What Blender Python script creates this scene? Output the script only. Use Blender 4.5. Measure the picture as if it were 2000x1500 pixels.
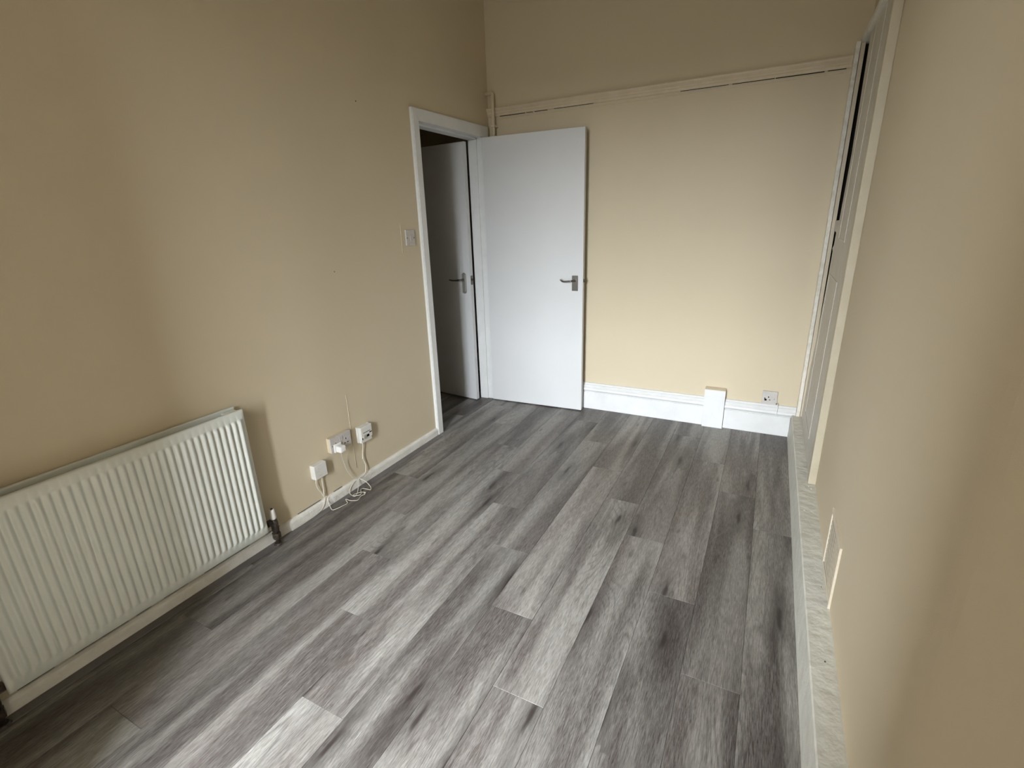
import bpy, bmesh, math, random
from mathutils import Vector, Matrix
random.seed(7)
S = bpy.context.scene
for o in list(bpy.data.objects): bpy.data.objects.remove(o)

# ---------------------------------------------------------------- camera
CX, CY, CZ, YAW, PIT, ROL, FPX = 1.9652, -3.5198, 1.4161, 0.48115, -0.31855, -0.03105, 963.5
F = Vector((-math.sin(YAW)*math.cos(PIT), math.cos(YAW)*math.cos(PIT), math.sin(PIT)))
R0 = Vector((math.cos(YAW), math.sin(YAW), 0)); U0 = R0.cross(F)
R = math.cos(ROL)*R0 + math.sin(ROL)*U0; U = -math.sin(ROL)*R0 + math.cos(ROL)*U0
cd = bpy.data.cameras.new('camera'); cam = bpy.data.objects.new('camera', cd)
S.collection.objects.link(cam)
cd.sensor_fit = 'HORIZONTAL'; cd.sensor_width = 36; cd.lens = FPX*36/2000; cd.clip_start = 0.02
cam.matrix_world = Matrix(((R.x, U.x, -F.x, CX), (R.y, U.y, -F.y, CY), (R.z, U.z, -F.z, CZ), (0, 0, 0, 1)))
S.camera = cam

# ---------------------------------------------------------------- world, daylight, exposure
wd = bpy.data.worlds.new('overcast_sky'); S.world = wd; wd.use_nodes = True
wn = wd.node_tree; bg = wn.nodes['Background']; SKY = 148.0
wtc = wn.nodes.new('ShaderNodeTexCoord'); wsp = wn.nodes.new('ShaderNodeSeparateXYZ'); wn.links.new(wtc.outputs['Generated'], wsp.inputs[0])
wr_ = wn.nodes.new('ShaderNodeValToRGB'); wmr = wn.nodes.new('ShaderNodeMapRange'); wmr.inputs[1].default_value = -1; wmr.inputs[2].default_value = 1
wn.links.new(wsp.outputs['Z'], wmr.inputs[0]); wn.links.new(wmr.outputs[0], wr_.inputs[0])
el = wr_.color_ramp.elements; el[0].position = 0.0; el[0].color = (0.030, 0.029, 0.026, 1); el[1].position = 1.0; el[1].color = (1.0, 1.04, 1.09, 1)
for ps, cc in ((0.495, (0.04, 0.04, 0.037)), (0.52, (0.42, 0.45, 0.475)), (0.70, (0.78, 0.82, 0.87))):
    e = el.new(ps); e.color = (*cc, 1)
wn.links.new(wr_.outputs[0], bg.inputs[0]); bg.inputs[1].default_value = SKY
BX0, BX1, WX0, WX1, WZ0, WZ1 = 0.76, 1.56, 0.77, 1.55, 0.55, 2.40        # window and bay behind the photographer, sized to shape the light
ld = bpy.data.lights.new('window_portal', 'AREA'); ld.shape = 'RECTANGLE'; ld.size = WX1-WX0; ld.size_y = WZ1-WZ0
lo = bpy.data.objects.new('window_portal', ld); S.collection.objects.link(lo); ld.cycles.is_portal = True
lo.location = ((WX0+WX1)/2, -4.93, (WZ0+WZ1)/2); lo.rotation_euler = Vector((0, 1, 0)).to_track_quat('-Z', 'Y').to_euler()
S.view_settings.view_transform = 'Standard'; S.view_settings.look = 'None'
S.view_settings.gamma = 1; S.view_settings.use_curve_mapping = False
S.view_settings.exposure = 0.0
S.cycles.max_bounces = 10; S.cycles.diffuse_bounces = 7

# ---------------------------------------------------------------- helpers
def new_mat(name, col, rough=0.5, metal=0.0, spec=0.5):
    m = bpy.data.materials.new(name); m.use_nodes = True
    b = m.node_tree.nodes['Principled BSDF']
    b.inputs['Base Color'].default_value = (*col, 1); b.inputs['Roughness'].default_value = rough
    b.inputs['Metallic'].default_value = metal; b.inputs['Specular IOR Level'].default_value = spec
    return m
def N(nt, t, **kw):
    n = nt.nodes.new(t)
    for k, v in kw.items(): setattr(n, k, v)
    return n
def paint(name, col, col2, scale=2.0, rough=0.6, bump=0.15, fine=260, und=3.0, undb=0.25, spec=0.3, lo_=0.4, hi_=0.7):
    """painted surface: mottled between two colours, fine roller stipple and slow undulation in relief"""
    m = new_mat(name, col, rough, 0, spec); nt = m.node_tree; b = nt.nodes['Principled BSDF']
    g = N(nt, 'ShaderNodeNewGeometry')
    n1 = N(nt, 'ShaderNodeTexNoise'); n1.inputs['Scale'].default_value = scale; n1.inputs['Detail'].default_value = 5; n1.inputs['Roughness'].default_value = 0.6
    nt.links.new(g.outputs['Position'], n1.inputs['Vector'])
    rmp = N(nt, 'ShaderNodeValToRGB'); rmp.color_ramp.elements[0].position = lo_; rmp.color_ramp.elements[1].position = hi_
    rmp.color_ramp.elements[0].color = (*col, 1); rmp.color_ramp.elements[1].color = (*col2, 1)
    nt.links.new(n1.outputs[0], rmp.inputs[0]); nt.links.new(rmp.outputs[0], b.inputs['Base Color'])
    n2 = N(nt, 'ShaderNodeTexNoise'); n2.inputs['Scale'].default_value = fine; n2.inputs['Detail'].default_value = 2
    n3 = N(nt, 'ShaderNodeTexNoise'); n3.inputs['Scale'].default_value = und; n3.inputs['Detail'].default_value = 3
    nt.links.new(g.outputs['Position'], n2.inputs['Vector']); nt.links.new(g.outputs['Position'], n3.inputs['Vector'])
    b1 = N(nt, 'ShaderNodeBump'); b1.inputs['Strength'].default_value = bump; b1.inputs['Distance'].default_value = 0.001
    b2 = N(nt, 'ShaderNodeBump'); b2.inputs['Strength'].default_value = undb; b2.inputs['Distance'].default_value = 0.01
    nt.links.new(n2.outputs[0], b1.inputs['Height']); nt.links.new(n3.outputs[0], b2.inputs['Height'])
    nt.links.new(b2.outputs[0], b1.inputs['Normal']); nt.links.new(b1.outputs[0], b.inputs['Normal'])
    return m

CREAM = (0.61, 0.532, 0.388)
M = {}
M['wall'] = paint('cream_emulsion', CREAM, (0.625, 0.547, 0.403), 1.5, 0.75, 0.25, 420, 2.6, 0.35, 0.25)
M['cream_trim'] = paint('old_cream_gloss', (0.64, 0.56, 0.42), (0.60, 0.51, 0.36), 14, 0.45, 0.3, 160, 22, 0.4, 0.4)
M['white'] = paint('white_woodwork', (0.74, 0.75, 0.745), (0.69, 0.70, 0.695), 9, 0.45, 0.15, 200, 14, 0.25, 0.4)
M['door'] = paint('white_door_paint', (0.65, 0.66, 0.665), (0.63, 0.64, 0.645), 3, 0.42, 0.2, 300, 5, 0.1, 0.4)
M['aged_white'] = paint('aged_white_paint', (0.77, 0.76, 0.71), (0.66, 0.64, 0.58), 12, 0.5, 0.4, 150, 30, 0.5, 0.4)
M['ledge'] = paint('chalky_ledge_paint', (0.66, 0.66, 0.60), (0.55, 0.54, 0.48), 16, 0.6, 0.5, 120, 24, 0.6, 0.3, 0.35, 0.8)
M['grey_door'] = paint('greyed_cupboard_paint', (0.55, 0.52, 0.46), (0.50, 0.47, 0.42), 12, 0.5, 0.3, 150, 20, 0.3, 0.35)
M['grey_light'] = paint('lighter_cupboard_paint', (0.60, 0.56, 0.48), (0.54, 0.50, 0.43), 12, 0.5, 0.3, 150, 20, 0.3, 0.35)  # slightly lighter than the leaf, for the panel mouldings
M['worn'] = paint('worn_white_gloss', (0.78, 0.75, 0.66), (0.60, 0.55, 0.44), 30, 0.5, 0.5, 150, 40, 0.6, 0.4, 0.45, 0.75)
M['dull_cream'] = paint('dull_cream_gloss', (0.52, 0.47, 0.36), (0.48, 0.43, 0.32), 10, 0.5, 0.3, 150, 15, 0.3, 0.35)
M['radiator'] = paint('radiator_enamel', (0.70, 0.73, 0.68), (0.68, 0.71, 0.66), 6, 0.35, 0.06, 300, 10, 0.05, 0.5)
M['plastic'] = paint('white_plastic', (0.72, 0.71, 0.67), (0.69, 0.68, 0.63), 20, 0.35, 0.05, 400, 30, 0.05, 0.5)
M['plate'] = paint('greyed_plastic', (0.56, 0.53, 0.50), (0.50, 0.47, 0.44), 40, 0.45, 0.1, 400, 60, 0.2, 0.4)
M['plug'] = new_mat('bright_plug_plastic', (0.82, 0.82, 0.80), 0.3)
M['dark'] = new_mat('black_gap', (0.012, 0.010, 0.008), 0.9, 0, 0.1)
M['chrome'] = new_mat('polished_metal', (0.72, 0.71, 0.69), 0.38, 0.8)
M['dull_metal'] = new_mat('aged_aluminium', (0.20, 0.19, 0.175), 0.30, 1.0)
M['valve'] = paint('blackened_brass', (0.030, 0.022, 0.016), (0.10, 0.07, 0.04), 60, 0.45, 0.4, 200, 60, 0.5, 0.5, 0.5, 0.75)
M['cord'] = new_mat('ivory_cable', (0.70, 0.66, 0.56), 0.45)
M['edge_strip'] = paint('grey_edging', (0.16, 0.15, 0.145), (0.12, 0.11, 0.105), 8, 0.5, 0.1, 200, 10, 0.1)
M['subfloor'] = new_mat('subfloor', (0.02, 0.018, 0.016), 0.9)
M['glass'] = new_mat('window_glass', (1, 1, 1), 0.02); 
gt = M['glass'].node_tree; gt.nodes.remove(gt.nodes['Principled BSDF'])
g1 = gt.nodes.new('ShaderNodeBsdfTransparent'); g2 = gt.nodes.new('ShaderNodeBsdfGlossy'); g2.inputs['Roughness'].default_value = 0.02; g3 = gt.nodes.new('ShaderNodeMixShader'); g3.inputs[0].default_value = 0.06
gt.links.new(g1.outputs[0], g3.inputs[1]); gt.links.new(g2.outputs[0], g3.inputs[2]); gt.links.new(g3.outputs[0], gt.nodes['Material Output'].inputs['Surface'])
M['vent'] = paint('painted_vent', (0.64, 0.58, 0.47), (0.60, 0.53, 0.42), 25, 0.5, 0.3, 200, 25, 0.3)

def plank_material():
    m = new_mat('grey_oak_vinyl', (0.3, 0.3, 0.3), 0.42, 0, 0.4); nt = m.node_tree; b = nt.nodes['Principled BSDF']; L = nt.links.new
    tc = N(nt, 'ShaderNodeTexCoord'); oi = N(nt, 'ShaderNodeObjectInfo')
    off = N(nt, 'ShaderNodeVectorMath', operation='SCALE'); off.inputs[0].default_value = (31.7, 53.1, 17.3); L(oi.outputs['Random'], off.inputs['Scale'])
    p0 = N(nt, 'ShaderNodeVectorMath', operation='ADD'); L(tc.outputs['Object'], p0.inputs[0]); L(off.outputs[0], p0.inputs[1])
    def noise(sx, sy, scale, det, dist=0.0, src=None, rough=0.55):
        mp = N(nt, 'ShaderNodeMapping'); mp.inputs['Scale'].default_value = (sx, sy, 1); L((src or p0).outputs[0], mp.inputs[0])
        n = N(nt, 'ShaderNodeTexNoise'); n.inputs['Scale'].default_value = scale; n.inputs['Detail'].default_value = det
        n.inputs['Distortion'].default_value = dist; n.inputs['Roughness'].default_value = rough; L(mp.outputs[0], n.inputs['Vector']); return n
    def ramp(src, a, bb, ca=(0, 0, 0), cb=(1, 1, 1)):
        r = N(nt, 'ShaderNodeValToRGB'); e = r.color_ramp.elements; e[0].position = a; e[1].position = bb; e[0].color = (*ca, 1); e[1].color = (*cb, 1)
        L(src, r.inputs[0]); return r
    def mix(f, a, bb, mode='MIX'):
        x = N(nt, 'ShaderNodeMix', data_type='RGBA', blend_type=mode)
        if isinstance(f, float): x.inputs[0].default_value = f
        else: L(f, x.inputs[0])
        for i, v in ((6, a), (7, bb)):
            if isinstance(v, tuple): x.inputs[i].default_value = (*v, 1)
            else: L(v, x.inputs[i])
        return x.outputs[2]
    broad = noise(9, 0.8, 1.0, 2.2, 0.35)                 # wide soft bands along the board
    c = mix(ramp(broad.outputs[0], 0.40, 0.585).outputs[0], PL_DARK, PL_LIGHT)
    hue = noise(4, 0.7, 1.0, 2)
    c = mix(ramp(hue.outputs[0], 0.48, 0.68).outputs[0], c, mix(0.40, c, (0.24, 0.195, 0.17)))
    tone = N(nt, 'ShaderNodeMapRange'); tone.inputs[3].default_value = 0.66; tone.inputs[4].default_value = 0.90; L(oi.outputs['Random'], tone.inputs[0])
    def scaled(src, k):
        x = N(nt, 'ShaderNodeMath', operation='MULTIPLY'); L(src, x.inputs[0])
        if isinstance(k, float): x.inputs[1].default_value = k
        else: L(k, x.inputs[1])
        return x.outputs[0]
    # cathedral grain: contour lines of a stretched height field, only in places
    hf = noise(6, 0.75, 1.0, 1.2, 0.2)
    mul = N(nt, 'ShaderNodeMath', operation='MULTIPLY'); mul.inputs[1].default_value = 210; L(hf.outputs[0], mul.inputs[0])
    sn = N(nt, 'ShaderNodeMath', operation='SINE'); L(mul.outputs[0], sn.inputs[0])
    ring = ramp(sn.outputs[0], 0.35, 0.98)
    where = noise(5, 1.0, 1.0, 1); wr = ramp(where.outputs[0], 0.50, 0.62)
    c = mix(scaled(scaled(ring.outputs[0], wr.outputs[0]), 0.42), c, (0.06, 0.052, 0.047))
    # dark drawn-out streaks
    st = noise(34, 1.6, 1.0, 4, 0.6)
    c = mix(scaled(ramp(st.outputs[0], 0.58, 0.74).outputs[0], 0.42), c, (0.07, 0.058, 0.052))
    # fine short fibres
    fb = noise(330, 26, 1.0, 4, 0.6, None, 0.65)
    c = mix(ramp(fb.outputs[0], 0.36, 0.66).outputs[0], mix(0.42, c, (0.05, 0.045, 0.04)), mix(0.20, c, (0.66, 0.66, 0.64)))
    # knots: a dark core in a long soft smudge
    wob = noise(16, 6, 1.0, 3); wc = N(nt, 'ShaderNodeVectorMath', operation='SUBTRACT'); wc.inputs[1].default_value = (0.5, 0.5, 0.5); L(wob.outputs[1], wc.inputs[0])
    for (sx, sy, r0, r1, amt, thr, wamt) in ((5.4, 0.95, 0.02, 0.34, 0.55, 0.40, 0.45), (5.4, 0.95, 0.015, 0.075, 0.90, 0.40, 0.16), (9.0, 2.4, 0.01, 0.10, 0.50, 0.80, 0.25)):
        mp = N(nt, 'ShaderNodeMapping'); mp.inputs['Scale'].default_value = (sx, sy, 1); L(p0.outputs[0], mp.inputs[0])
        wv = N(nt, 'ShaderNodeVectorMath', operation='SCALE'); wv.inputs['Scale'].default_value = wamt; L(wc.outputs[0], wv.inputs[0])
        pv = N(nt, 'ShaderNodeVectorMath', operation='ADD'); L(mp.outputs[0], pv.inputs[0]); L(wv.outputs[0], pv.inputs[1])
        vo = N(nt, 'ShaderNodeTexVoronoi', voronoi_dimensions='2D'); vo.inputs['Scale'].default_value = 1.0; L(pv.outputs[0], vo.inputs['Vector'])
        k1 = ramp(vo.outputs['Distance'], r0, r1, (amt,)*3, (0,)*3); k1.color_ramp.interpolation = 'EASE'
        sep = N(nt, 'ShaderNodeSeparateColor'); L(vo.outputs['Color'], sep.inputs[0]); kk = ramp(sep.outputs[0], thr, thr+0.03)
        c = mix(scaled(k1.outputs[0], kk.outputs[0]), c, (0.040, 0.031, 0.028))
    tn = N(nt, 'ShaderNodeVectorMath', operation='SCALE'); L(c, tn.inputs[0]); L(tone.outputs[0], tn.inputs['Scale'])
    L(tn.outputs[0], b.inputs['Base Color'])
    bp = N(nt, 'ShaderNodeBump'); bp.inputs['Strength'].default_value = 0.25; bp.inputs['Distance'].default_value = 0.0006; L(fb.outputs[0], bp.inputs['Height']); L(bp.outputs[0], b.inputs['Normal'])
    rr = N(nt, 'ShaderNodeMapRange'); rr.inputs[3].default_value = 0.36; rr.inputs[4].default_value = 0.52; L(fb.outputs[0], rr.inputs[0]); L(rr.outputs[0], b.inputs['Roughness'])
    return m
PL_DARK = (0.082, 0.063, 0.053); PL_LIGHT = (0.335, 0.320, 0.286)
M['plank'] = plank_material()

def bm_box(bm, x0, x1, y0, y1, z0, z1, bev=0.0, seg=2):
    vs = [bm.verts.new((x, y, z)) for x in (x0, x1) for y in (y0, y1) for z in (z0, z1)]
    fs = [(0, 1, 3, 2), (4, 6, 7, 5), (0, 4, 5, 1), (2, 3, 7, 6), (0, 2, 6, 4), (1, 5, 7, 3)]
    faces = [bm.faces.new([vs[i] for i in f]) for f in fs]
    if bev > 0:
        es = list({e for f in faces for e in f.edges})
        bmesh.ops.bevel(bm, geom=es, offset=bev, segments=seg, profile=0.5, affect='EDGES')
    return vs
def bm_prism(bm, poly, a, b, axis):
    """extrude a closed polygon (2-D) along an axis; poly gives the other two coordinates in order"""
    def P(p, t):
        return {0: (t, p[0], p[1]), 1: (p[0], t, p[1]), 2: (p[0], p[1], t)}[axis]
    A = [bm.verts.new(P(p, a)) for p in poly]; B = [bm.verts.new(P(p, b)) for p in poly]; n = len(poly)
    bm.faces.new(A); bm.faces.new(B[::-1])
    for i in range(n): bm.faces.new((A[i], B[i], B[(i+1) % n], A[(i+1) % n]))
def smooth_path(pts, n=6):
    pts = [Vector(p) for p in pts]; out = []
    for i in range(len(pts)-1):
        p0 = pts[max(i-1, 0)]; p1 = pts[i]; p2 = pts[i+1]; p3 = pts[min(i+2, len(pts)-1)]
        for k in range(n):
            t = k/n
            out.append(0.5*((2*p1)+(p2-p0)*t+(2*p0-5*p1+4*p2-p3)*t*t+(3*p1-p0-3*p2+p3)*t**3))
    out.append(pts[-1]); return out
def bm_tube(bm, pts, r, seg=8, radii=None):
    pts = [Vector(p) for p in pts]; rings = []; up = None
    for i, p in enumerate(pts):
        d = (pts[min(i+1, len(pts)-1)]-pts[max(i-1, 0)]).normalized()
        if up is None: up = d.orthogonal().normalized()
        up = (up-d*up.dot(d)).normalized(); v = d.cross(up); rr = radii[i] if radii else r
        rings.append([bm.verts.new(p+rr*(math.cos(2*math.pi*k/seg)*up+math.sin(2*math.pi*k/seg)*v)) for k in range(seg)])
    for a, b in zip(rings, rings[1:]):
        for k in range(seg): bm.faces.new((a[k], a[(k+1) % seg], b[(k+1) % seg], b[k]))
    bm.faces.new(rings[0][::-1]); bm.faces.new(rings[-1])
def bm_cyl(bm, a, b, r, seg=14, r2=None): bm_tube(bm, [a, b], r, seg, [r, r2 if r2 is not None else r])
def obj(name, bm, mat, parent=None, smooth=False, loc=None):
    bmesh.ops.recalc_face_normals(bm, faces=bm.faces)
    me = bpy.data.meshes.new(name); bm.to_mesh(me); bm.free(); me.materials.append(mat)
    o = bpy.data.objects.new(name, me); S.collection.objects.link(o)
    if smooth: me.polygons.foreach_set('use_smooth', [True]*len(me.polygons))
    if loc: o.location = loc
    if parent:
        o.parent = parent
        if parent.matrix_world != Matrix(): o.matrix_parent_inverse = PI[parent.name] if parent.name in PI else Matrix()
    return o
PI = {}
def tag(o, label=None, cat=None, group=None, kind=None):
    if label: o['label'] = label
    if cat: o['category'] = cat
    if group: o['group'] = group
    if kind: o['kind'] = kind
    return o
def thing(name, loc, label, cat, group=None, kind=None):
    o = bpy.data.objects.new(name, None); S.collection.objects.link(o); o.location = loc; o.empty_display_size = 0.05
    PI[o.name] = Matrix.Translation(loc).inverted()      # parts are modelled in room coordinates
    return tag(o, label, cat, group, kind)
def part(name, bm, mat, parent, smooth=False, label=None):
    o = obj(name, bm, mat, None, smooth); o.parent = parent
    if parent.name in PI: o.matrix_parent_inverse = PI[parent.name]
    if label: o['label'] = label
    return o
def boxes(*bs, bev=0.0, seg=2):
    bm = bmesh.new()
    for b in bs: bm_box(bm, *b, bev=bev, seg=seg)
    return bm
def struct(name, bm, mat, label, cat='wall', smooth=False): return tag(obj(name, bm, mat, None, smooth), label, cat, kind='structure')

CEIL = 2.95
# ---------------------------------------------------------------- room shell
OY0, OY1, OZ = -0.885, -0.112, 2.010                         # doorway in the left wall
wl = struct('wall_left', boxes((-0.106, 0, OY1, 0.0, 0, CEIL), (-0.106, 0, -4.12, OY0, 0, CEIL), (-0.106, 0, OY0, OY1, OZ, CEIL)), M['wall'],
            'cream painted left wall with the doorway, radiator and sockets', 'wall')
wb = struct('wall_back', boxes((-0.106, 2.8, 0.0, 0.12, 0, CEIL)), M['wall'], 'cream painted end wall behind the open white door', 'wall')
# right wall: slightly out of square, with the cupboard opening; turns outward at a rounded corner
bm = bmesh.new()
WR = [(2.2815, -0.985), (2.2745, -1.6), (2.269, -2.3), (2.2675, -2.66), (2.2685, -2.69), (2.2715, -2.715), (2.277, -2.74), (2.50, -3.62), (2.56, -3.76), (2.9, -3.76), (2.9, -0.985)]
bm_prism(bm, WR, 0, CEIL, 2)
bm_prism(bm, [(2.283, -0.04), (2.2815, -0.985), (2.9, -0.985), (2.9, -0.04)], 2.245, CEIL, 2)
bm_prism(bm, [(2.283, 0.0), (2.283, -0.04), (2.9, -0.04), (2.9, 0.0)], 2.245, CEIL, 2)
bm_prism(bm, [(2.40, 0.0), (2.40, -0.985), (2.9, -0.985), (2.9, 0.0)], 0, 0.16, 2)
wr = struct('wall_right', bm, M['wall'], 'cream painted right wall with the vent and rounded outer corner', 'wall')
struct('ceiling', boxes((-0.106, 2.9, -4.96, 0.12, CEIL, CEIL+0.1)), new_mat('low_bounce_ceiling_paint', (0.48, 0.44, 0.37), 0.8), 'unseen tan ceiling, darkened to cut bounced light', 'ceiling')  # out of view; colour lowered to limit light bounced into the room
# unseen window wall; deep bay shaped to shade the sides, tan darkened against bounce
wf = struct('wall_front', boxes((-0.106, BX0, -4.96, -3.75, 0, CEIL), (BX1, 2.62, -4.96, -3.75, 0, CEIL), (BX0, BX1, -4.96, -3.75, 2.42, CEIL),
            (BX0, WX0, -4.96, -4.76, 0, 2.42), (WX1, BX1, -4.96, -4.76, 0, 2.42), (WX0, WX1, -4.96, -4.76, 0, WZ0), (WX0, WX1, -4.96, -4.76, WZ1, 2.42)),
            paint('low_bounce_wall_paint', (0.36, 0.31, 0.24), (0.34, 0.29, 0.22), 2, 0.8), 'unseen tan wall behind the camera, window bay shaped for the light', 'wall')
win = struct('window_1', boxes((WX0, WX0+.05, -4.92, -4.87, WZ0, WZ1), (WX1-.05, WX1, -4.92, -4.87, WZ0, WZ1), (WX0+.05, WX1-.05, -4.92, -4.87, WZ0, WZ0+.05),
             (WX0+.05, WX1-.05, -4.92, -4.87, WZ1-.05, WZ1), (WX0+.42, WX0+.46, -4.92, -4.87, WZ0+.05, WZ1-.05)), M['white'], 'white framed window behind the camera', 'window')
part('pane', boxes((WX0+.04, WX1-.04, -4.898, -4.892, WZ0+.04, WZ1-.04)), M['glass'], win)

# ---------------------------------------------------------------- floor of separate planks
fl = struct('floor', boxes((-0.106, 2.35, -4.96, 0.0, -0.05, -0.0055), (2.35, 2.9, -3.76, 0.0, -0.05, -0.0055), (-1.6, -0.106, -2.4, 0.9, -0.05, -0.0055)), M['subfloor'],
            'grey oak effect plank floor', 'floor')
PW, PLN, GAP = 0.177, 1.25, 0.0004
X0 = 2.035
joint = {0: -1.235, 1: -0.94, 2: -0.607, 3: -0.275, 4: -1.245, 5: -0.94, 6: -0.60, 7: -0.29, 8: -1.207, 9: -0.89, 10: -0.58, 11: -0.245, 12: -1.18}
mesh_cache = {}
def plank(x0, x1, y0, y1):
    w, l = round(x1-x0, 4), round(y1-y0, 4)
    if (w, l) not in mesh_cache:
        bm = bmesh.new(); bm_box(bm, -w/2+GAP, w/2-GAP, -l/2+GAP, l/2-GAP, -0.0055, 0, bev=0.0006, seg=1)
        bmesh.ops.recalc_face_normals(bm, faces=bm.faces)
        me = bpy.data.meshes.new('plank'); bm.to_mesh(me); bm.free(); me.materials.append(M['plank']); mesh_cache[(w, l)] = me
    o = bpy.data.objects.new('plank', mesh_cache[(w, l)]); S.collection.objects.link(o)
    o.location = ((x0+x1)/2, (y0+y1)/2, 0); o.parent = fl
for k, j in joint.items():
    xa, xb = X0-PW*k, X0-PW*(k-1)
    if k == 0: xb = 2.205
    if k == 12: xa = 0.019
    ys = [j-PLN*i for i in range(-2, 6)]
    for a in range(len(ys)-1):
        yb, ya = ys[a], ys[a+1]
        yb, ya = min(yb, -0.004), max(ya, -4.75 if 0.82 < xa+0.08 and xb-0.08 < 1.62 else -3.75)
        if yb-ya > 0.02: plank(xa, xb, ya, yb)
# hall boards beyond the threshold
for k in range(7):
    xa, xb = -0.012-PW*(k+1), -0.012-PW*k
    j = [-0.55, -1.2, -0.1, -0.8, -0.4, -1.0, -0.3][k]
    for ya, yb in ((-2.3, j), (j, 0.8)): plank(xa, xb, ya, yb)
struct('trim_1', boxes((-0.011, 0.018, OY0+0.012, OY1-0.002, -0.005, 0.0025), bev=0.0012, seg=1), M['edge_strip'], 'thin grey threshold strip across the doorway floor', 'trim')
struct('trim_2', boxes((0.018, 0.058, -3.9, -0.935, 0.0, 0.004), bev=0.0015, seg=1), M['edge_strip'], 'dark grey edging strip on the floor along the left skirting', 'trim')

# ---------------------------------------------------------------- hall beyond the doorway
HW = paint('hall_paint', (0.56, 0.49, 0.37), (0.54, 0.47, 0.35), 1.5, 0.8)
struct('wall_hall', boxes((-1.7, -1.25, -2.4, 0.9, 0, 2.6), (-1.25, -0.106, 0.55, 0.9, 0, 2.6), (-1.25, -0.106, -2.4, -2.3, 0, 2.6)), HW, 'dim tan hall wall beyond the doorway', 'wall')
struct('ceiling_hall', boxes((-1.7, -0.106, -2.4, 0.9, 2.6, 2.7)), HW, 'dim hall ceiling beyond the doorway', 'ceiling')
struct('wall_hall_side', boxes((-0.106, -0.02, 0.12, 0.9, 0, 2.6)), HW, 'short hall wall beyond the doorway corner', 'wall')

# ---------------------------------------------------------------- door lining and architrave (left wall)
t3 = thing('trim_3', (0, -0.5, 0), 'white painted door frame and architrave around the doorway', 'trim', kind='structure')
YN, YF = -0.873, -0.1265
part('jamb', boxes((-0.106, 0.002, OY0, YN-0.003, 0, OZ), bev=0.002), M['white'], t3)
part('jamb', boxes((-0.106, 0.002, YF+0.008, OY1, 0, OZ), bev=0.002), M['white'], t3)
part('head_lining', boxes((-0.106, 0.002, YN, YF+0.008, 1.996, OZ), bev=0.002), M['white'], t3)
part('door_stop', boxes((-0.106, -0.036, YF-0.004, YF+0.008, 0, 1.984), bev=0.002), M['white'], t3)
part('door_stop', boxes((-0.106, -0.036, OY0, YN+0.008, 0, 1.984), bev=0.002), M['white'], t3)
part('door_stop', boxes((-0.106, -0.036, YN, YF-0.004, 1.984, 1.996), bev=0.002), M['white'], t3)
bm = bmesh.new(); bm_prism(bm, [(-0.932, 0.0), (-0.873, 0.0), (-0.873, 1.994), (-0.932, 2.060)], 0.0, 0.022, 0)
bmesh.ops.bevel(bm, geom=[e for e in bm.edges if abs((e.verts[0].co-e.verts[1].co).x) < 1e-5 and (e.verts[0].co.x > 0.02)], offset=0.004, segments=2, affect='EDGES')
part('architrave', bm, M['white'], t3)
bm = bmesh.new(); bm_prism(bm, [(-0.932, 2.060), (-0.873, 1.994), (-0.118, 1.994), (-0.050, 1.994), (-0.050, 2.069)], 0.0, 0.022, 0)
bmesh.ops.bevel(bm, geom=[e for e in bm.edges if abs((e.verts[0].co-e.verts[1].co).x) < 1e-5 and (e.verts[0].co.x > 0.02)], offset=0.004, segments=2, affect='EDGES')
part('architrave', bm, M['white'], t3)
part('architrave', boxes((0.0, 0.016, YF+0.006, -0.050, 0, 1.994), bev=0.003), M['white'], t3)

# ---------------------------------------------------------------- open white door (room door)
TH = 0.0419; HX, HY = 0.0215, -0.1436; DW, DT = 0.762, 0.036
d1 = bpy.data.objects.new('door_1', None); S.collection.objects.link(d1)
d1.location = (HX, HY, 0); d1.rotation_euler = (0, 0, TH)
tag(d1, 'white flush door standing open against the end wall', 'door', kind='structure')
def lpart(name, bm, mat, parent, smooth=False, label=None):
    o = obj(name, bm, mat, None, smooth); o.parent = parent
    if label: o['label'] = label
    return o
lpart('door_leaf', boxes((0, DW, 0, DT, 0.008, 1.989), bev=0.0015), M['door'], d1)
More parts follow.
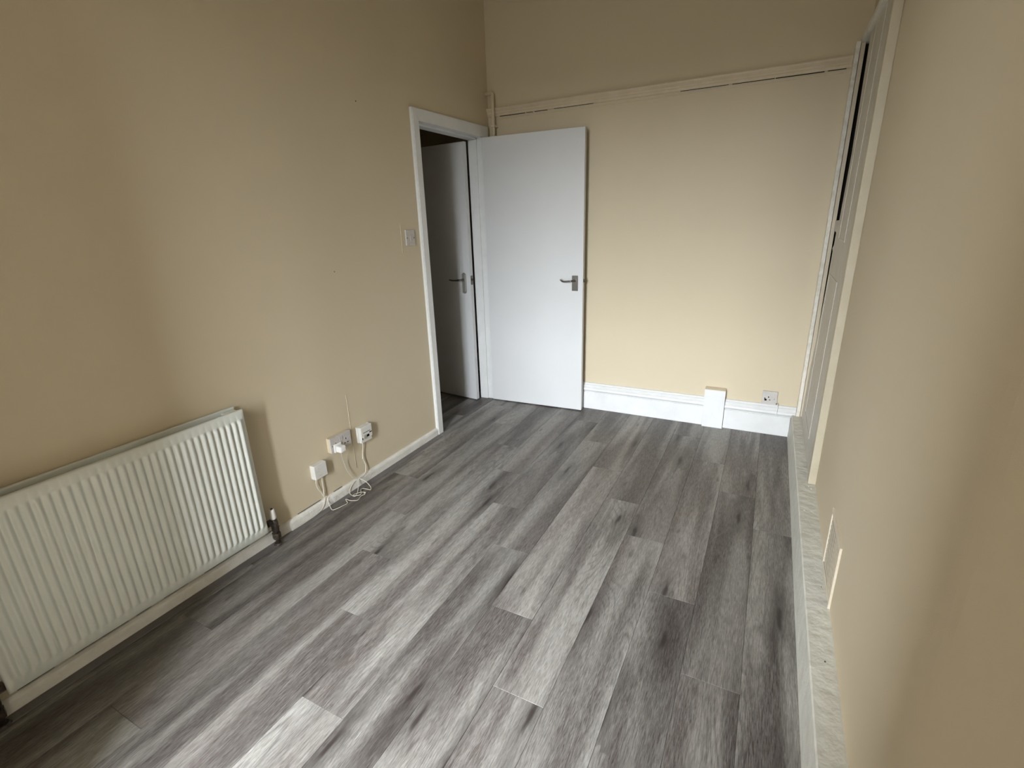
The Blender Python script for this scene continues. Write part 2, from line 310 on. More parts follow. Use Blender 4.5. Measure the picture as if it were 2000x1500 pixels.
# handle on the visible face (y = 0 side)
def lever(parent, xs, z0, z1, zl, face, sgn, length, w, mat, round_ends=False, curl=0.03, ycoef=1):
    """back plate with a lever: face = y of the leaf face, sgn = direction the lever points along x"""
    bm = bmesh.new()
    if round_ends:
        n = 10; pts = []
        for i in range(n+1): a = math.pi*i/n; pts.append((xs+w/2*math.cos(a), z1-w/2+w/2*math.sin(a)))
        for i in range(n+1): a = math.pi+math.pi*i/n; pts.append((xs+w/2*math.cos(a), z0+w/2+w/2*math.sin(a)))
        A = pts
        vs0 = [bm.verts.new((p[0], face, p[1])) for p in A]; vs1 = [bm.verts.new((xs+(p[0]-xs)*.86, face-0.007, p[1])) for p in A]
        bm.faces.new(vs0); bm.faces.new(vs1[::-1])
        for i in range(len(A)): bm.faces.new((vs0[i], vs1[i], vs1[(i+1) % len(A)], vs0[(i+1) % len(A)]))
    else:
        bm_box(bm, xs-w/2, xs+w/2, face-0.006, face, z0, z1, bev=0.002)
    pl = lpart('handle_plate', bm, mat, parent)
    if round_ends:
        bm = bmesh.new(); a0 = [bm.verts.new((xs+(p[0]-xs)*1.16, face, (z0+z1)/2+(p[1]-(z0+z1)/2)*1.03)) for p in A]; a1 = [bm.verts.new((xs+(p[0]-xs)*1.12, face-0.002, (z0+z1)/2+(p[1]-(z0+z1)/2)*1.025)) for p in A]
        bm.faces.new(a0); bm.faces.new(a1[::-1])
        for i in range(len(A)): bm.faces.new((a0[i], a1[i], a1[(i+1) % len(A)], a0[(i+1) % len(A)]))
        lpart('bevel_reflection_rim', bm, M['dull_metal'], pl); mat = M['dull_metal']  # dark rim added for the dark reflection along the plate's bevel
    bm = bmesh.new(); bm_cyl(bm, (xs, face-0.005, zl), (xs, face-0.022, zl), 0.0095, 14, 0.0085); s = lpart('handle_rose', bm, mat, pl, True)
    bm = bmesh.new()
    p = smooth_path([(xs, face-0.020, zl), (xs+sgn*0.012, face-0.040, zl+0.001), (xs+sgn*length*0.35, face-0.044, zl-0.002), (xs+sgn*length*0.75, face-0.044, zl-0.004),
                     (xs+sgn*length*0.92, face-0.042, zl-0.002+curl*0.25), (xs+sgn*length, face-0.042, zl+curl*0.55)], 5)
    bm_tube(bm, p, 0.006, 10, [0.0075-0.0025*i/len(p) for i in range(len(p))]); lpart('lever', bm, mat, pl, True)
    for zz in ((z0+0.012), (z1-0.012)):
        for dx in ((-0.011, 0.011) if round_ends else (0,)):
            bm = bmesh.new(); bm_cyl(bm, (xs+dx, face-0.0055, zz), (xs+dx, face-0.0083, zz), 0.0032, 8); lpart('screw', bm, mat, pl)
lever(d1, 0.703, 0.925, 1.033, 0.998, 0.0, -1, 0.098, 0.044, M['dull_metal'], False, 0.022)
lpart('latch', boxes((DW-0.001, DW+0.009, 0.012, 0.026, 0.985, 1.008), bev=0.002), M['valve'], d1, label='dark latch bolt on the door edge')

# ---------------------------------------------------------------- hall door
d2 = bpy.data.objects.new('door_2', None); S.collection.objects.link(d2)
d2.location = (-0.098, -0.212, 0); d2.rotation_euler = (0, 0, math.pi-math.atan2(0.049, 0.397))
tag(d2, 'white flush hall door seen through the doorway', 'door', kind='structure')
# local x runs away from the free edge; local y = -y world, so the seen face is at +y
lpart('door_leaf', boxes((0, 0.762, -0.036, 0.0, 0.008, 1.968), bev=0.0015), M['door'], d2)
lpart('lock_faceplate', boxes((-0.0012, 0.0, -0.030, -0.006, 0.955, 1.025)), M['dull_metal'], d2)
lpart('latch', boxes((-0.009, 0.0, -0.025, -0.011, 0.985, 1.002), bev=0.002), M['valve'], d2)
hh = bpy.data.objects.new('door_handle', None); S.collection.objects.link(hh); hh.parent = d2; hh.rotation_euler = (0, 0, math.pi)   # turn so that -y faces the room
n0 = set(S.collection.objects)
E2 = bpy.data.objects
def lever2():
    before = set(bpy.data.objects.keys())
    lever(hh, -0.062, 0.888, 1.044, 0.992, 0.0, -1, 0.115, 0.036, M['chrome'], True, 0.0)
lever2()
# flatten the helper empty: plate and its pieces hang straight under the door
for o in list(hh.children):
    mw = Matrix.Rotation(math.pi, 4, 'Z'); o.parent = d2; o.matrix_local = mw
bpy.data.objects.remove(hh)

# ---------------------------------------------------------------- left skirting
def skirt_profile_left(x): return [(x, 0.0), (x+0.018, 0.0), (x+0.018, 0.038), (x+0.015, 0.047), (x+0.008, 0.053), (x, 0.054)]
bm = bmesh.new(); bm_prism(bm, skirt_profile_left(0.0), -3.92, -0.934, 1)
bl = struct('baseboard_left', bm, M['aged_white'], 'low rounded off-white skirting along the left wall', 'baseboard')
bm = bmesh.new()
rnd = random.Random(3); y = -3.2
while y < -1.75:
    l = rnd.uniform(0.05, 0.24); zz = 0.0545+rnd.uniform(-0.0005, 0.001)
    bm_box(bm, 0.0, 0.0035, y, y+l, zz, zz+0.0009); y += l+rnd.uniform(0.02, 0.12)
part('caulk_gap', bm, M['dark'], bl)['kind'] = 'stuff'

# ---------------------------------------------------------------- end wall skirting: board and moulding
bb = thing('baseboard_back', (1.2, -0.01, 0), 'tall bright white moulded skirting along the end wall', 'baseboard', kind='structure')
for xa, xb in ((0.02, 1.6565), (1.7935, 2.196)):
    part('skirting_board', boxes((xa, xb, -0.030, 0, 0, 0.134), bev=0.0015), M['white'], bb)
prof = [(0.0, 0.134), (-0.020, 0.134), (-0.024, 0.141), (-0.034, 0.150), (-0.036, 0.157), (-0.033, 0.166), (-0.027, 0.171), (-0.024, 0.173), (-0.027, 0.176),
        (-0.028, 0.184), (-0.022, 0.192), (-0.016, 0.195), (-0.016, 0.199), (-0.010, 0.206), (0.0, 0.207)]
for xa, xb in ((0.02, 1.6565), (1.7935, 2.222)):
    bm = bmesh.new(); bm_prism(bm, prof, xa, xb, 0); part('skirting_moulding', bm, M['white'], bb)
# boxed-in cover
bm = bmesh.new(); bm_prism(bm, [(0, -0.0), (-0.052, 0.0), (-0.050, 0.268), (-0.047, 0.272), (0.0, 0.281)], 1.6585, 1.7915, 0)
cv = tag(obj('pipe_boxing', bm, M['white']), 'white boxed-in cover standing across the end wall skirting', 'pipe cover')
bm = bmesh.new(); bm_prism(bm, [(-0.0465, 0.2725), (-0.045, 0.2745), (-0.002, 0.283), (-0.0, 0.2811)], 1.660, 1.790, 0); part('cap', bm, M['cream_trim'], cv, label='dusty cream painted top edge')

# ---------------------------------------------------------------- right skirting with its broad top
RP = [(2.2, 0.0), (2.2015, -0.985), (2.2015, -2.68), (2.212, -2.76), (2.44, -3.66), (2.52, -3.93)]
RI = [(2.30, 0.0), (2.2815, -0.985), (2.2745, -1.6), (2.269, -2.3), (2.2675, -2.68), (2.29, -2.76), (2.51, -3.66), (2.60, -3.93)]
bm = bmesh.new()
bot = [(2.194, 0.0), (2.195, -0.985), (2.1955, -2.68), (2.206, -2.76), (2.434, -3.66), (2.514, -3.93)]
def loft(bm, outer_b, outer_t, inner, z1):
    ob = [bm.verts.new((x, y, 0.0)) for x, y in outer_b]; om = [bm.verts.new((x, y, z1-0.004)) for x, y in outer_t]
    ot = [bm.verts.new((x+0.004, y, z1)) for x, y in outer_t]; it = [bm.verts.new((x+0.004, y, z1)) for x, y in inner]; ib = [bm.verts.new((x+0.004, y, 0)) for x, y in inner]
    for A, B in ((ob, om), (om, ot)):
        for i in range(len(A)-1): bm.faces.new((A[i], A[i+1], B[i+1], B[i]))
    bm.faces.new(ot+it[::-1]); bm.faces.new(ob+ib[::-1])
    for i in range(len(it)-1): bm.faces.new((it[i], it[i+1], ib[i+1], ib[i]))
    for k in (0, -1): bm.faces.new((ob[k], om[k], ot[k], it[k], ib[k]))
loft(bm, bot, RP, RI, 0.16)
br = struct('baseboard_right', bm, M['ledge'], 'thick chalky white skirting with a broad top along the right wall', 'baseboard')
rnd = random.Random(5)
for (u, v, s) in ((2.243, -2.12, 0.008), (2.256, -1.77, 0.006), (2.224, -1.25, 0.010), (2.262, -1.03, 0.014), (2.252, -1.01, 0.009)):
    bm = bmesh.new(); bmesh.ops.create_icosphere(bm, subdivisions=1, radius=s*0.5, matrix=Matrix.Translation((u, v, 0.1605)) @ Matrix.Diagonal((0.6, 1.0, 0.25, 1)))
    part('paint_chip', bm, M['valve'] if s < 0.009 else M['white'], br)

# ---------------------------------------------------------------- picture rail
pr_ = thing('trim_4', (1.1, -0.01, 2.16), 'cream painted picture rail across the end wall', 'trim', kind='structure')
prof = [(0, 2.137), (-0.010, 2.137), (-0.013, 2.142), (-0.013, 2.152), (-0.017, 2.155), (-0.017, 2.166), (-0.022, 2.170), (-0.029, 2.178), (-0.031, 2.186), (-0.027, 2.193), (-0.012, 2.195), (0, 2.195)]
bm = bmesh.new(); bm_prism(bm, prof, 0.002, 2.222, 0); part('rail', bm, M['cream_trim'], pr_)
bm = bmesh.new()
for xa, xb, h in ((0.10, 0.30, 0.0022), (0.31, 0.36, 0.0014), (0.375, 0.47, 0.0020), (0.52, 0.80, 0.0008), (1.35, 1.62, 0.0009), (1.64, 1.86, 0.0014), (1.865, 2.10, 0.0022), (2.115, 2.20, 0.0016)):
    bm_box(bm, xa, xb, -0.0112, 0.0, 2.137-h, 2.1372)
o = part('shrinkage_crack', bm, M['dark'], pr_, label='dark open crack under the rail'); o['kind'] = 'stuff'
bm = bmesh.new(); bm_prism(bm, [(0, 2.118), (-0.003, 2.119), (-0.003, 2.124), (0, 2.125)], 0.08, 2.19, 0); part('filler_bead', bm, M['cream_trim'], pr_)

# ---------------------------------------------------------------- pipe in the corner
bm = bmesh.new()
p = [(0.002, -0.044, 2.283), (0.045, -0.044, 2.283)]
for i in range(7): a = math.pi/2*i/6; p.append((0.047+0.018*math.sin(a), -0.044, 2.265+0.018*math.cos(a)))
p += [(0.065, -0.044, 2.15), (0.065, -0.044, 1.9), (0.066, -0.044, 0.22)]
bm_tube(bm, p, 0.0115, 12)
pipe = thing('corner_pipe', (0.066, -0.044, 0.21), 'cream painted pipe rising in the corner behind the open door', 'pipe')
part('pipe_run', bm, M['cream_trim'], pipe, True)
for z in (2.07, 1.2):
    part('pipe_clip', boxes((0.051, 0.082, -0.060, -0.0005, z-0.008, z+0.008), bev=0.002), M['cream_trim'], pipe)

# ---------------------------------------------------------------- cupboard in the right wall
cf = thing('trim_5', (2.25, -0.5, 0.16), 'cream painted frame of the cupboard in the right wall', 'trim', kind='structure')
part('near_architrave', boxes((2.2485, 2.2815, -0.985, -0.925, 0.1605, 2.255), bev=0.0025), M['dull_cream'], cf)
bm = bmesh.new(); bm_prism(bm, [(2.2235, -0.004), (2.2235, -0.048), (2.2255, -0.050), (2.2425, -0.050), (2.2445, -0.048), (2.2445, -0.004)], 0.1605, 2.245, 2)
part('far_architrave', bm, M['worn'], cf)
part('jamb', boxes((2.2465, 2.2660, -0.046, -0.006, 0.1605, 2.240), bev=0.001), M['cream_trim'], cf)
part('head_casing', boxes((2.2455, 2.2830, -0.985, -0.004, 2.236, 2.266), bev=0.002), M['aged_white'], cf)
part('near_jamb', boxes((2.2815, 2.40, -0.985, -0.94, 0.1605, 2.236)), M['cream_trim'], cf)
part('shade_panel_side', boxes((2.267, 2.40, -0.010, -0.004, 0.16, 2.245)), M['dark'], cf)  # black board added: shade of the cavity put into its colour
part('shade_panel_back', boxes((2.40, 2.41, -0.985, 0.0, 0.16, 2.245)), M['dark'], cf)  # black too, painting in the unlit depth behind the door gap
d3 = thing('door_3', (2.26, -0.92, 0.165), 'greyed white panelled cupboard door hanging slightly ajar', 'door', kind='structure')
# leaf leans a little; the free edge is ragged near the latch, so the gap is wide above and narrow below
def fx(z): return 2.2545+0.0055*(z-0.16)
out = [(-0.922, 0.163), (-0.055, 0.163), (-0.075, 0.50), (-0.140, 0.70), (-0.185, 1.0), (-0.190, 1.205), (-0.145, 1.22), (-0.20, 1.24), (-0.205, 1.305), (-0.062, 1.315), (-0.062, 1.365), (-0.255, 1.37), (-0.285, 1.69), (-0.20, 2.230), (-0.922, 2.230)]
bm = bmesh.new()
A = [bm.verts.new((fx(z), y, z)) for y, z in out]; B = [bm.verts.new((fx(z)+0.022, y, z)) for y, z in out]
bm.faces.new(A); bm.faces.new(B[::-1])
for i in range(len(A)): bm.faces.new((A[i], B[i], B[(i+1) % len(A)], A[(i+1) % len(A)]))
part('door_leaf', bm, M['grey_door'], d3)
def molding(y0, y1, z0, z1, w=0.009, t=0.0022):
    for a, b, c, e in ((y0, y0+w, z0, z1), (y1-w, y1, z0, z1), (y0+w, y1-w, z0, z0+w), (y0+w, y1-w, z1-w, z1)):
        bm = bmesh.new()
        for (yy, zz) in ((a, c), (b, c), (b, e), (a, e)): pass
        vs = [bm.verts.new((fx(zz)-tt, yy, zz)) for tt in (0, t) for (yy, zz) in ((a, c), (b, c), (b, e), (a, e))]
        for f in ((0, 1, 2, 3), (7, 6, 5, 4), (0, 4, 5, 1), (1, 5, 6, 2), (2, 6, 7, 3), (3, 7, 4, 0)): bm.faces.new([vs[i] for i in f])
        part('panel_moulding', bm, M['grey_light'], d3)
molding(-0.655, -0.385, 1.275, 2.226)
molding(-0.655, -0.235, 0.26, 1.09)

# ---------------------------------------------------------------- vent in the right wall
vt = thing('air_vent', (2.27, -1.76, 0.16), 'cream painted louvred air vent low on the right wall above the skirting', 'vent')
def vx(y): return 2.2745+(2.269-2.2745)*((-1.6-y)/0.7)
VY0, VY1, VZ0, VZ1 = -1.880, -1.615, 0.161, 0.398
x = vx(-1.75)
part('frame_side', boxes((x-0.008, x+0.002, VY0, VY0+0.014, VZ0, VZ1), bev=0.0015), M['vent'], vt)
part('frame_side', boxes((x-0.005, x+0.002, VY1-0.010, VY1, VZ0, VZ1), bev=0.0015), M['vent'], vt)
part('frame_top', boxes((x-0.008, x+0.002, VY0+0.014, VY1-0.010, VZ1-0.012, VZ1), bev=0.0015), M['vent'], vt)
part('frame_bottom', boxes((x-0.005, x+0.002, VY0+0.014, VY1-0.010, VZ0, VZ0+0.010), bev=0.0015), M['vent'], vt)
part('backing', boxes((x+0.000, x+0.002, VY0+0.01, VY1-0.008, VZ0+0.005, VZ1-0.008)), M['valve'], vt)
for i in range(11):
    z = VZ0+0.012+i*0.0198
    part('louvre', boxes((x-0.0016, x+0.001, VY0+0.014, VY1-0.010, z+0.006, z+0.0185)), M['vent'], vt)

# ---------------------------------------------------------------- radiator
RX, RZ0, RZ1, RY0, RY1 = 0.090, 0.110, 0.710, -3.230, -2.335
rad = thing('radiator', (0.05, (RY0+RY1)/2, RZ0), 'white ribbed double panel radiator on the left wall', 'radiator')
NR = 34; pitch = 0.02557
def panel(x, sgn):
    bm = bmesh.new(); per = 10; ys = [RY0, RY0+0.004]; hs = [(-0.006, 0), (0, 0)]
    ya = RY1-0.0135-NR*pitch
    ys += [ya-0.004]; hs += [(0, 0)]
    for i in range(NR*per+1):
        t = (i % per)/per; ys.append(ya+i*pitch/per)
        hs.append((0, 0.5-0.5*math.cos(2*math.pi*t)))
    ys += [RY1-0.004, RY1]; hs += [(0, 0), (-0.006, 0)]
    zs = [(RZ0, -0.006, 0), (RZ0+0.004, 0, 0), (RZ0+0.036, 0, 0), (RZ0+0.042, 0, 0.45), (RZ0+0.050, 0, 0.95), (RZ0+0.062, 0, 1), (RZ1-0.062, 0, 1), (RZ1-0.050, 0, 0.95), (RZ1-0.042, 0, 0.45), (RZ1-0.036, 0, 0), (RZ1-0.004, 0, 0), (RZ1, -0.006, 0)]
    grid = []
    for y, (eo, rib) in zip(ys, hs):
        row = []
        for z, zo, m in zs:
            rr = (rib**0.55)*0.0085*m
            row.append(bm.verts.new((x+sgn*(min(eo, zo)+rr-0.004*m*(1 if eo == 0 and zo == 0 and 0 < 1 else 0)*(1-rib)), y, z)))
        grid.append(row)
    for a, b in zip(grid, grid[1:]):
        for k in range(len(zs)-1): bm.faces.new((a[k], a[k+1], b[k+1], b[k]))
    ring = [grid[0][k] for k in range(len(zs))]+[grid[i][-1] for i in range(1, len(grid))]+[grid[-1][k] for k in range(len(zs)-2, -1, -1)]+[grid[i][0] for i in range(len(grid)-2, 0, -1)]
    back = [bm.verts.new((x-sgn*0.012, v.co.y, v.co.z)) for v in ring]
    for i in range(len(ring)): j = (i+1) % len(ring); bm.faces.new((ring[i], ring[j], back[j], back[i]))
    bm.faces.new(back); return bm
part('front_panel', panel(RX-0.004, 1), M['radiator'], rad, True)
part('rear_panel', boxes((0.010, 0.024, RY0, RY1+0.003, RZ0, RZ1+0.001), bev=0.003), M['radiator'], rad)
for ya, yb in ((RY0+0.012, RY0+0.05), (RY1-0.062, RY1-0.006)):
    part('end_block', boxes((0.024, 0.074, ya, yb, RZ0+0.01, RZ1-0.006), bev=0.006), M['radiator'], rad)
bm = bmesh.new()
y = RY0+0.07
while y < RY1-0.09: bm_box(bm, 0.026, 0.072, y, y+0.0012, RZ0+0.03, RZ1-0.12); y += 0.016
bm_box(bm, 0.024, 0.0255, RY0+0.05, RY1-0.07, RZ0+0.02, RZ1-0.10); o = part('convector_fins', bm, M['radiator'], rad); o['kind'] = 'stuff'
bm = bmesh.new(); bm_cyl(bm, (0.045, RY1-0.01, RZ1-0.03), (0.045, RY1+0.006, RZ1-0.03), 0.010, 6); part('bleed_plug', bm, M['valve'], rad)
for y in (RY0+0.18, RY1-0.18): part('bracket', boxes((0.0005, 0.0105, y-0.02, y+0.02, RZ0+0.05, RZ1-0.05)), M['radiator'], rad)

def valve(y, label, dirn):
    v = thing('radiator_valve', (0.048, y, 0.0), label, 'valve')
    yc = y
    bm = bmesh.new(); bm_tube(bm, [(0.048, yc, 0.004), (0.048, yc, 0.055), (0.048, yc, 0.10)], 0.0095, 12); part('tail_pipe', bm, M['valve'], v, True)
    bm = bmesh.new(); bm_cyl(bm, (0.048, yc, 0.036), (0.048, yc, 0.066), 0.019, 6); part('compression_nut', bm, M['valve'], v)
    bm = bmesh.new(); bm_tube(bm, [(0.048, yc, 0.062), (0.048, yc, 0.085), (0.048, yc, 0.118), (0.048, yc, 0.142)], 0.015, 14, [0.014, 0.017, 0.017, 0.0125]); part('valve_body', bm, M['valve'], v, True)
    bm = bmesh.new(); bm_cyl(bm, (0.048, yc, 0.128), (0.048, yc-dirn*0.050, 0.128), 0.011, 12); part('inlet', bm, M['valve'], v, True)
    bm = bmesh.new(); bm_cyl(bm, (0.048, yc-dirn*0.016, 0.128), (0.048, yc-dirn*0.034, 0.128), 0.0165, 6); part('union_nut', bm, M['valve'], v)
    bm = bmesh.new(); bm_tube(bm, [(0.048, yc, 0.140), (0.048, yc, 0.146), (0.048, yc, 0.186), (0.048, yc, 0.190)], 0.012, 16, [0.0135, 0.0145, 0.0115, 0.009]); cp = part('valve_cap', bm, M['plastic'], v, True, 'worn off-white plastic cap')
    bm = bmesh.new(); bm_cyl(bm, (0.048, yc, 0.1895), (0.048, yc, 0.193), 0.006, 10); part('cap_screw', bm, M['valve'], cp)
    # floor flange
    bm = bmesh.new(); bm_cyl(bm, (0.048, yc, 0.0042), (0.048, yc, 0.012), 0.021, 16, 0.016); part('floor_collar', bm, M['valve'], v)
valve(-2.279, 'black radiator valve with white cap at the doorway end of the radiator', 1)
valve(-3.262, 'radiator valve at the window end of the radiator', -1)

# ---------------------------------------------------------------- light switch with its filled surround
lc = thing('light_switch', (0.0, -1.035, 1.30), 'small greyed light switch beside the door frame', 'light switch')
part('plate', boxes((0.0, 0.009, -1.076, -0.992, 1.294, 1.386), bev=0.003), M['plate'], lc)
part('rocker', boxes((0.009, 0.0125, -1.041, -1.029, 1.322, 1.350), bev=0.0015), M['plate'], lc)
for y in (-1.066, -1.002):
    bm = bmesh.new(); bm_cyl(bm, (0.0085, y, 1.339), (0.0095, y, 1.339), 0.0038, 10); part('screw', bm, M['valve'], lc)
pf = bmesh.new(); bm_box(pf, 0.0, 0.0022, -1.112, -1.108, 1.255, 1.418); bm_box(pf, 0.0, 0.0022, -1.108, -0.955, 1.414, 1.418); bm_box(pf, 0.0, 0.0022, -1.108, -0.985, 1.255, 1.259)
part('plaster_patch_edge', pf, M['wall'], wl)

# ---------------------------------------------------------------- double socket, plug and cord
sk = thing('double_socket', (0.0, -1.80, 0.28), 'surface mounted double wall socket on the left wall with a plug in it', 'wall socket')
part('back_box', boxes((0.0, 0.022, -1.876, -1.735, 0.285, 0.366), bev=0.002), M['cream_trim'], sk)
fp = part('face_plate', boxes((0.022, 0.030, -1.878, -1.733, 0.283, 0.368), bev=0.003), M['plate'], sk)
for yc in (-1.842, -1.770):
    for dy, dz, w, h in ((0, 0.012, 0.005, 0.009), (-0.011, -0.011, 0.008, 0.005), (0.011, -0.011, 0.008, 0.005)):
        part('pin_hole', boxes((0.0298, 0.0303, yc+dy-w/2, yc+dy+w/2, 0.318+dz-h/2, 0.318+dz+h/2)), M['dark'], fp)
for y in (-1.812, -1.800): part('switch', boxes((0.030, 0.033, y-0.005, y+0.005, 0.335, 0.355), bev=0.001), M['plate'], fp)
bm = bmesh.new(); bm_cyl(bm, (0.0295, -1.866, 0.322), (0.0305, -1.866, 0.322), 0.003, 8); part('screw', bm, M['valve'], fp)
pg = thing('plug', (0.03, -1.835, 0.30), 'white mains plug in the double socket with a thin white cord', 'plug')
bm = bmesh.new(); bm_box(bm, 0.031, 0.040, -1.863, -1.812, 0.283, 0.331, bev=0.004); bm_box(bm, 0.0385, 0.076, -1.857, -1.818, 0.286, 0.322, bev=0.007)
part('plug_body', bm, M['plug'], pg)
bm = bmesh.new()
p = smooth_path([(0.058, -1.838, 0.289), (0.052, -1.835, 0.272), (0.030, -1.812, 0.222), (0.022, -1.800, 0.190), (0.021, -1.788, 0.145), (0.022, -1.770, 0.105), (0.023, -1.742, 0.068), (0.023, -1.716, 0.060)], 6)
bm_tube(bm, p, 0.0017, 7)
part('cord', bm, M['cord'], pg, True)

# ---------------------------------------------------------------- telephone socket box
tb = thing('telephone_socket', (0.0, -1.62, 0.24), 'white telephone socket box with an open black port on the left wall', 'telephone socket')
part('back_box', boxes((0.0, 0.014, -1.668, -1.572, 0.252, 0.346), bev=0.003), M['plastic'], tb)
bx = part('housing', boxes((0.013, 0.036, -1.664, -1.576, 0.270, 0.346), bev=0.004), M['plastic'], tb)
part('lower_housing', boxes((0.013, 0.030, -1.662, -1.578, 0.250, 0.270), bev=0.003), M['plastic'], tb)
part('slot', boxes((0.0355, 0.0365, -1.648, -1.592, 0.308, 0.311)), M['dark'], bx)
part('port', boxes((0.0355, 0.0367, -1.624, -1.603, 0.278, 0.292)), M['dark'], bx)
part('port_clip', boxes((0.036, 0.041, -1.648, -1.626, 0.274, 0.296), bev=0.002), M['chrome'], bx, label='metallic clip beside the open port')
part('port_edge', boxes((0.0355, 0.0368, -1.660, -1.654, 0.272, 0.284)), M['dark'], bx)
part('port_edge', boxes((0.0355, 0.0368, -1.600, -1.582, 0.296, 0.302)), M['dark'], bx)
bm = bmesh.new()
p = smooth_path([(0.018, -1.645, 0.255), (0.014, -1.642, 0.225), (0.012, -1.650, 0.175), (0.013, -1.652, 0.150), (0.013, -1.640, 0.105), (0.020, -1.655, 0.068), (0.023, -1.680, 0.056), (0.023, -1.712, 0.058)], 6)
bm_tube(bm, p, 0.0026, 8); part('cable', bm, M['cord'], tb, True)
bm = bmesh.new(); bmesh.ops.create_icosphere(bm, subdivisions=2, radius=0.0045, matrix=Matrix.Translation((0.013, -1.653, 0.153))); part('cable_knot', bm, M['cord'], tb, True)

# ---------------------------------------------------------------- junction box with cables
jb = thing('junction_box', (0.0, -1.955, 0.19), 'square white junction box nearest the radiator on the left wall', 'junction box')
jc = part('cover', boxes((0.006, 0.034, -2.004, -1.925, 0.192, 0.270), bev=0.003), M['plastic'], jb)
part('base', boxes((0.0, 0.007, -2.002, -1.927, 0.194, 0.268)), M['plastic'], jb)
for z, a, b in ((0.206, -1.985, -1.960), (0.2085, -1.978, -1.955), (0.200, -1.988, -1.963), (0.232, -1.990, -1.975), (0.248, -1.985, -1.972)):
    part('marking', boxes((0.0338, 0.0343, a, b, z, z+0.0016)), M['plate'], jc, label='faint grey printed line')
bm = bmesh.new(); bm_tube(bm, smooth_path([(0.016, -1.985, 0.195), (0.012, -1.990, 0.165), (0.014, -1.985, 0.130), (0.012, -1.968, 0.100), (0.014, -1.962, 0.078)], 5), 0.0022, 7); part('cable', bm, M['cord'], jb, True)
bm = bmesh.new(); bm_tube(bm, smooth_path([(0.016, -1.948, 0.195), (0.012, -1.950, 0.165), (0.013, -1.952, 0.110), (0.016, -1.957, 0.075)], 5), 0.0032, 8); part('cable', bm, M['vent'], jb, True, 'thicker painted-over cable')
bm = bmesh.new(); bm_tube(bm, smooth_path([(0.016, -1.960, 0.082), (0.021, -1.962, 0.052), (0.022, -1.975, 0.028), (0.023, -1.998, 0.012), (0.025, -2.04, 0.0068), (0.026, -2.12, 0.0062), (0.024, -2.18, 0.0062)], 6), 0.0017, 7); part('cable', bm, M['cord'], jb, True)

# ---------------------------------------------------------------- loose tangle of white wire on the floor
wt = thing('wire_tangle', (0.06, -1.80, 0.004), 'loose tangle of thin white wire hanging over the left skirting onto the floor', 'wire')
bm = bmesh.new()
Z = 0.0065
bm_tube(bm, smooth_path([(0.024, -1.716, 0.060), (0.026, -1.722, 0.045), (0.045, -1.748, 0.02), (0.062, -1.775, Z), (0.078, -1.806, Z), (0.068, -1.815, Z+.003), (0.064, -1.803, Z+.004), (0.080, -1.770, Z+.004),
    (0.104, -1.755, Z+.002), (0.100, -1.765, Z)], 6), 0.0017, 7); part('wire', bm, M['cord'], wt, True)
bm = bmesh.new()
bm_tube(bm, smooth_path([(0.024, -1.714, 0.058), (0.028, -1.705, 0.050), (0.060, -1.695, 0.030), (0.090, -1.700, 0.012), (0.105, -1.713, Z), (0.110, -1.722, Z+.002), (0.101, -1.724, Z+.002), (0.085, -1.722, Z), (0.055, -1.728, Z),
    (0.064, -1.750, Z+.004), (0.092, -1.775, Z+.006), (0.095, -1.795, Z+.004), (0.060, -1.812, Z+.003), (0.030, -1.800, 0.016), (0.022, -1.775, 0.036), (0.022, -1.745, 0.052)], 6), 0.0017, 7); part('wire', bm, M['cord'], wt, True)
bm = bmesh.new()
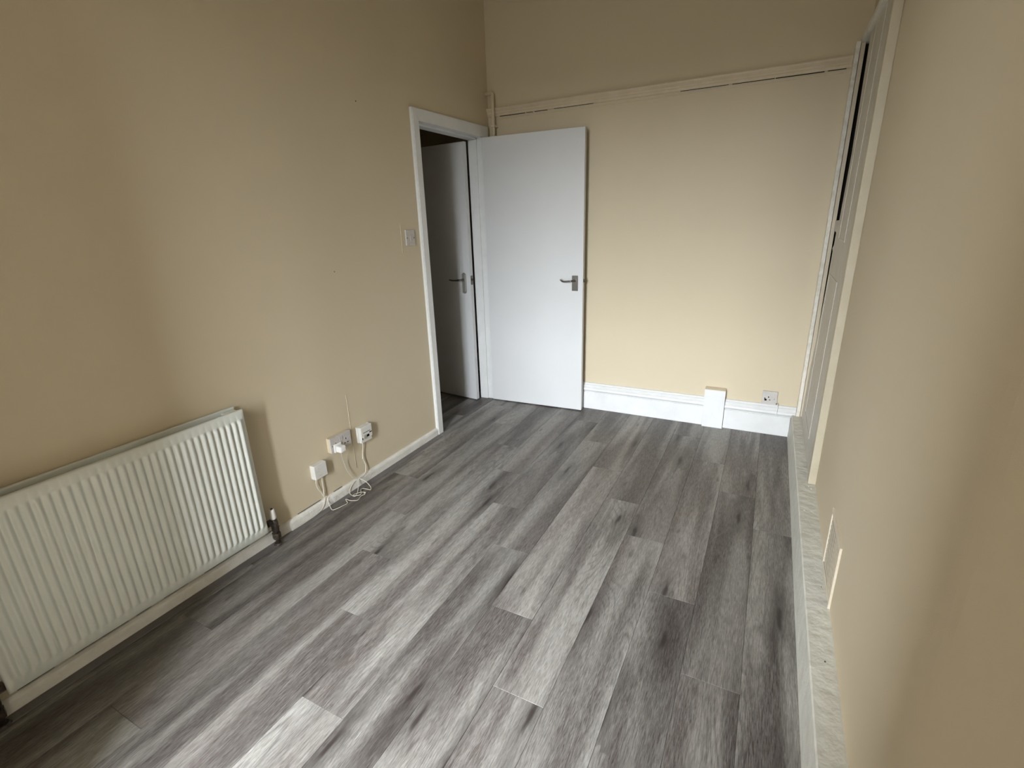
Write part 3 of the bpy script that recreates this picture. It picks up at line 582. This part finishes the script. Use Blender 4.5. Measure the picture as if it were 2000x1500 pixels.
bm_tube(bm, smooth_path([(0.101, -1.752, Z), (0.112, -1.772, Z), (0.106, -1.792, Z), (0.119, -1.833, Z), (0.092, -1.850, Z), (0.076, -1.853, Z), (0.064, -1.862, Z+.008), (0.072, -1.868, Z+.004), (0.090, -1.878, Z), (0.088, -1.905, Z), (0.072, -1.958, Z),
    (0.050, -1.956, Z+.004), (0.021, -1.942, 0.034), (0.018, -1.934, 0.054)], 6), 0.0018, 7); part('wire', bm, M['cord'], wt, True)

# ---------------------------------------------------------------- damaged socket on the end wall
bs = thing('single_socket', (2.06, 0, 0.25), 'broken single socket plate on the end wall above the skirting', 'wall socket')
sp = part('face_plate', boxes((2.015, 2.105, -0.013, 0.0, 0.206, 0.297), bev=0.002), M['plate'], bs)
for x, z, w, h in ((2.053, 0.257, 0.007, 0.008), (2.037, 0.237, 0.013, 0.013), (2.032, 0.247, 0.008, 0.006), (2.062, 0.238, 0.008, 0.005), (2.088, 0.246, 0.004, 0.004)):
    part('socket_hole', boxes((x-w/2, x+w/2, -0.0136, -0.0128, z-h/2, z+h/2)), M['dark'], sp)
cb = thing('cable_end', (2.108, -0.03, 0.15), 'short white cable dropping from the broken socket over the skirting moulding', 'cable')
bm = bmesh.new(); bm_tube(bm, smooth_path([(2.107, -0.010, 0.222), (2.110, -0.024, 0.216), (2.112, -0.036, 0.200), (2.112, -0.0395, 0.165), (2.112, -0.0365, 0.142)], 5), 0.0028, 8); part('sheath', bm, M['plug'], cb, True)
bm = bmesh.new(); bmesh.ops.create_icosphere(bm, subdivisions=1, radius=0.006, matrix=Matrix.Translation((2.106, -0.020, 0.218)) @ Matrix.Diagonal((1.3, 0.8, 0.7, 1))); part('cut_end', bm, M['dark'], cb, label='black cut end')

# ---------------------------------------------------------------- small marks on the left wall
for y, z, r in ((-1.365, 2.015, 0.0035), (-1.66, 1.2, 0.003)):
    bm = bmesh.new(); bm_cyl(bm, (0.0, y, z), (0.0008, y, z), r, 8); part('nail_hole', bm, M['valve'], wl)
bm = bmesh.new(); bm_tube(bm, [(0.0, -1.697, 0.11), (0.0, -1.70, 0.25), (0.0, -1.700, 0.55)], 0.0022, 6); part('filled_cable_chase', bm, M['wall'], wl, True)
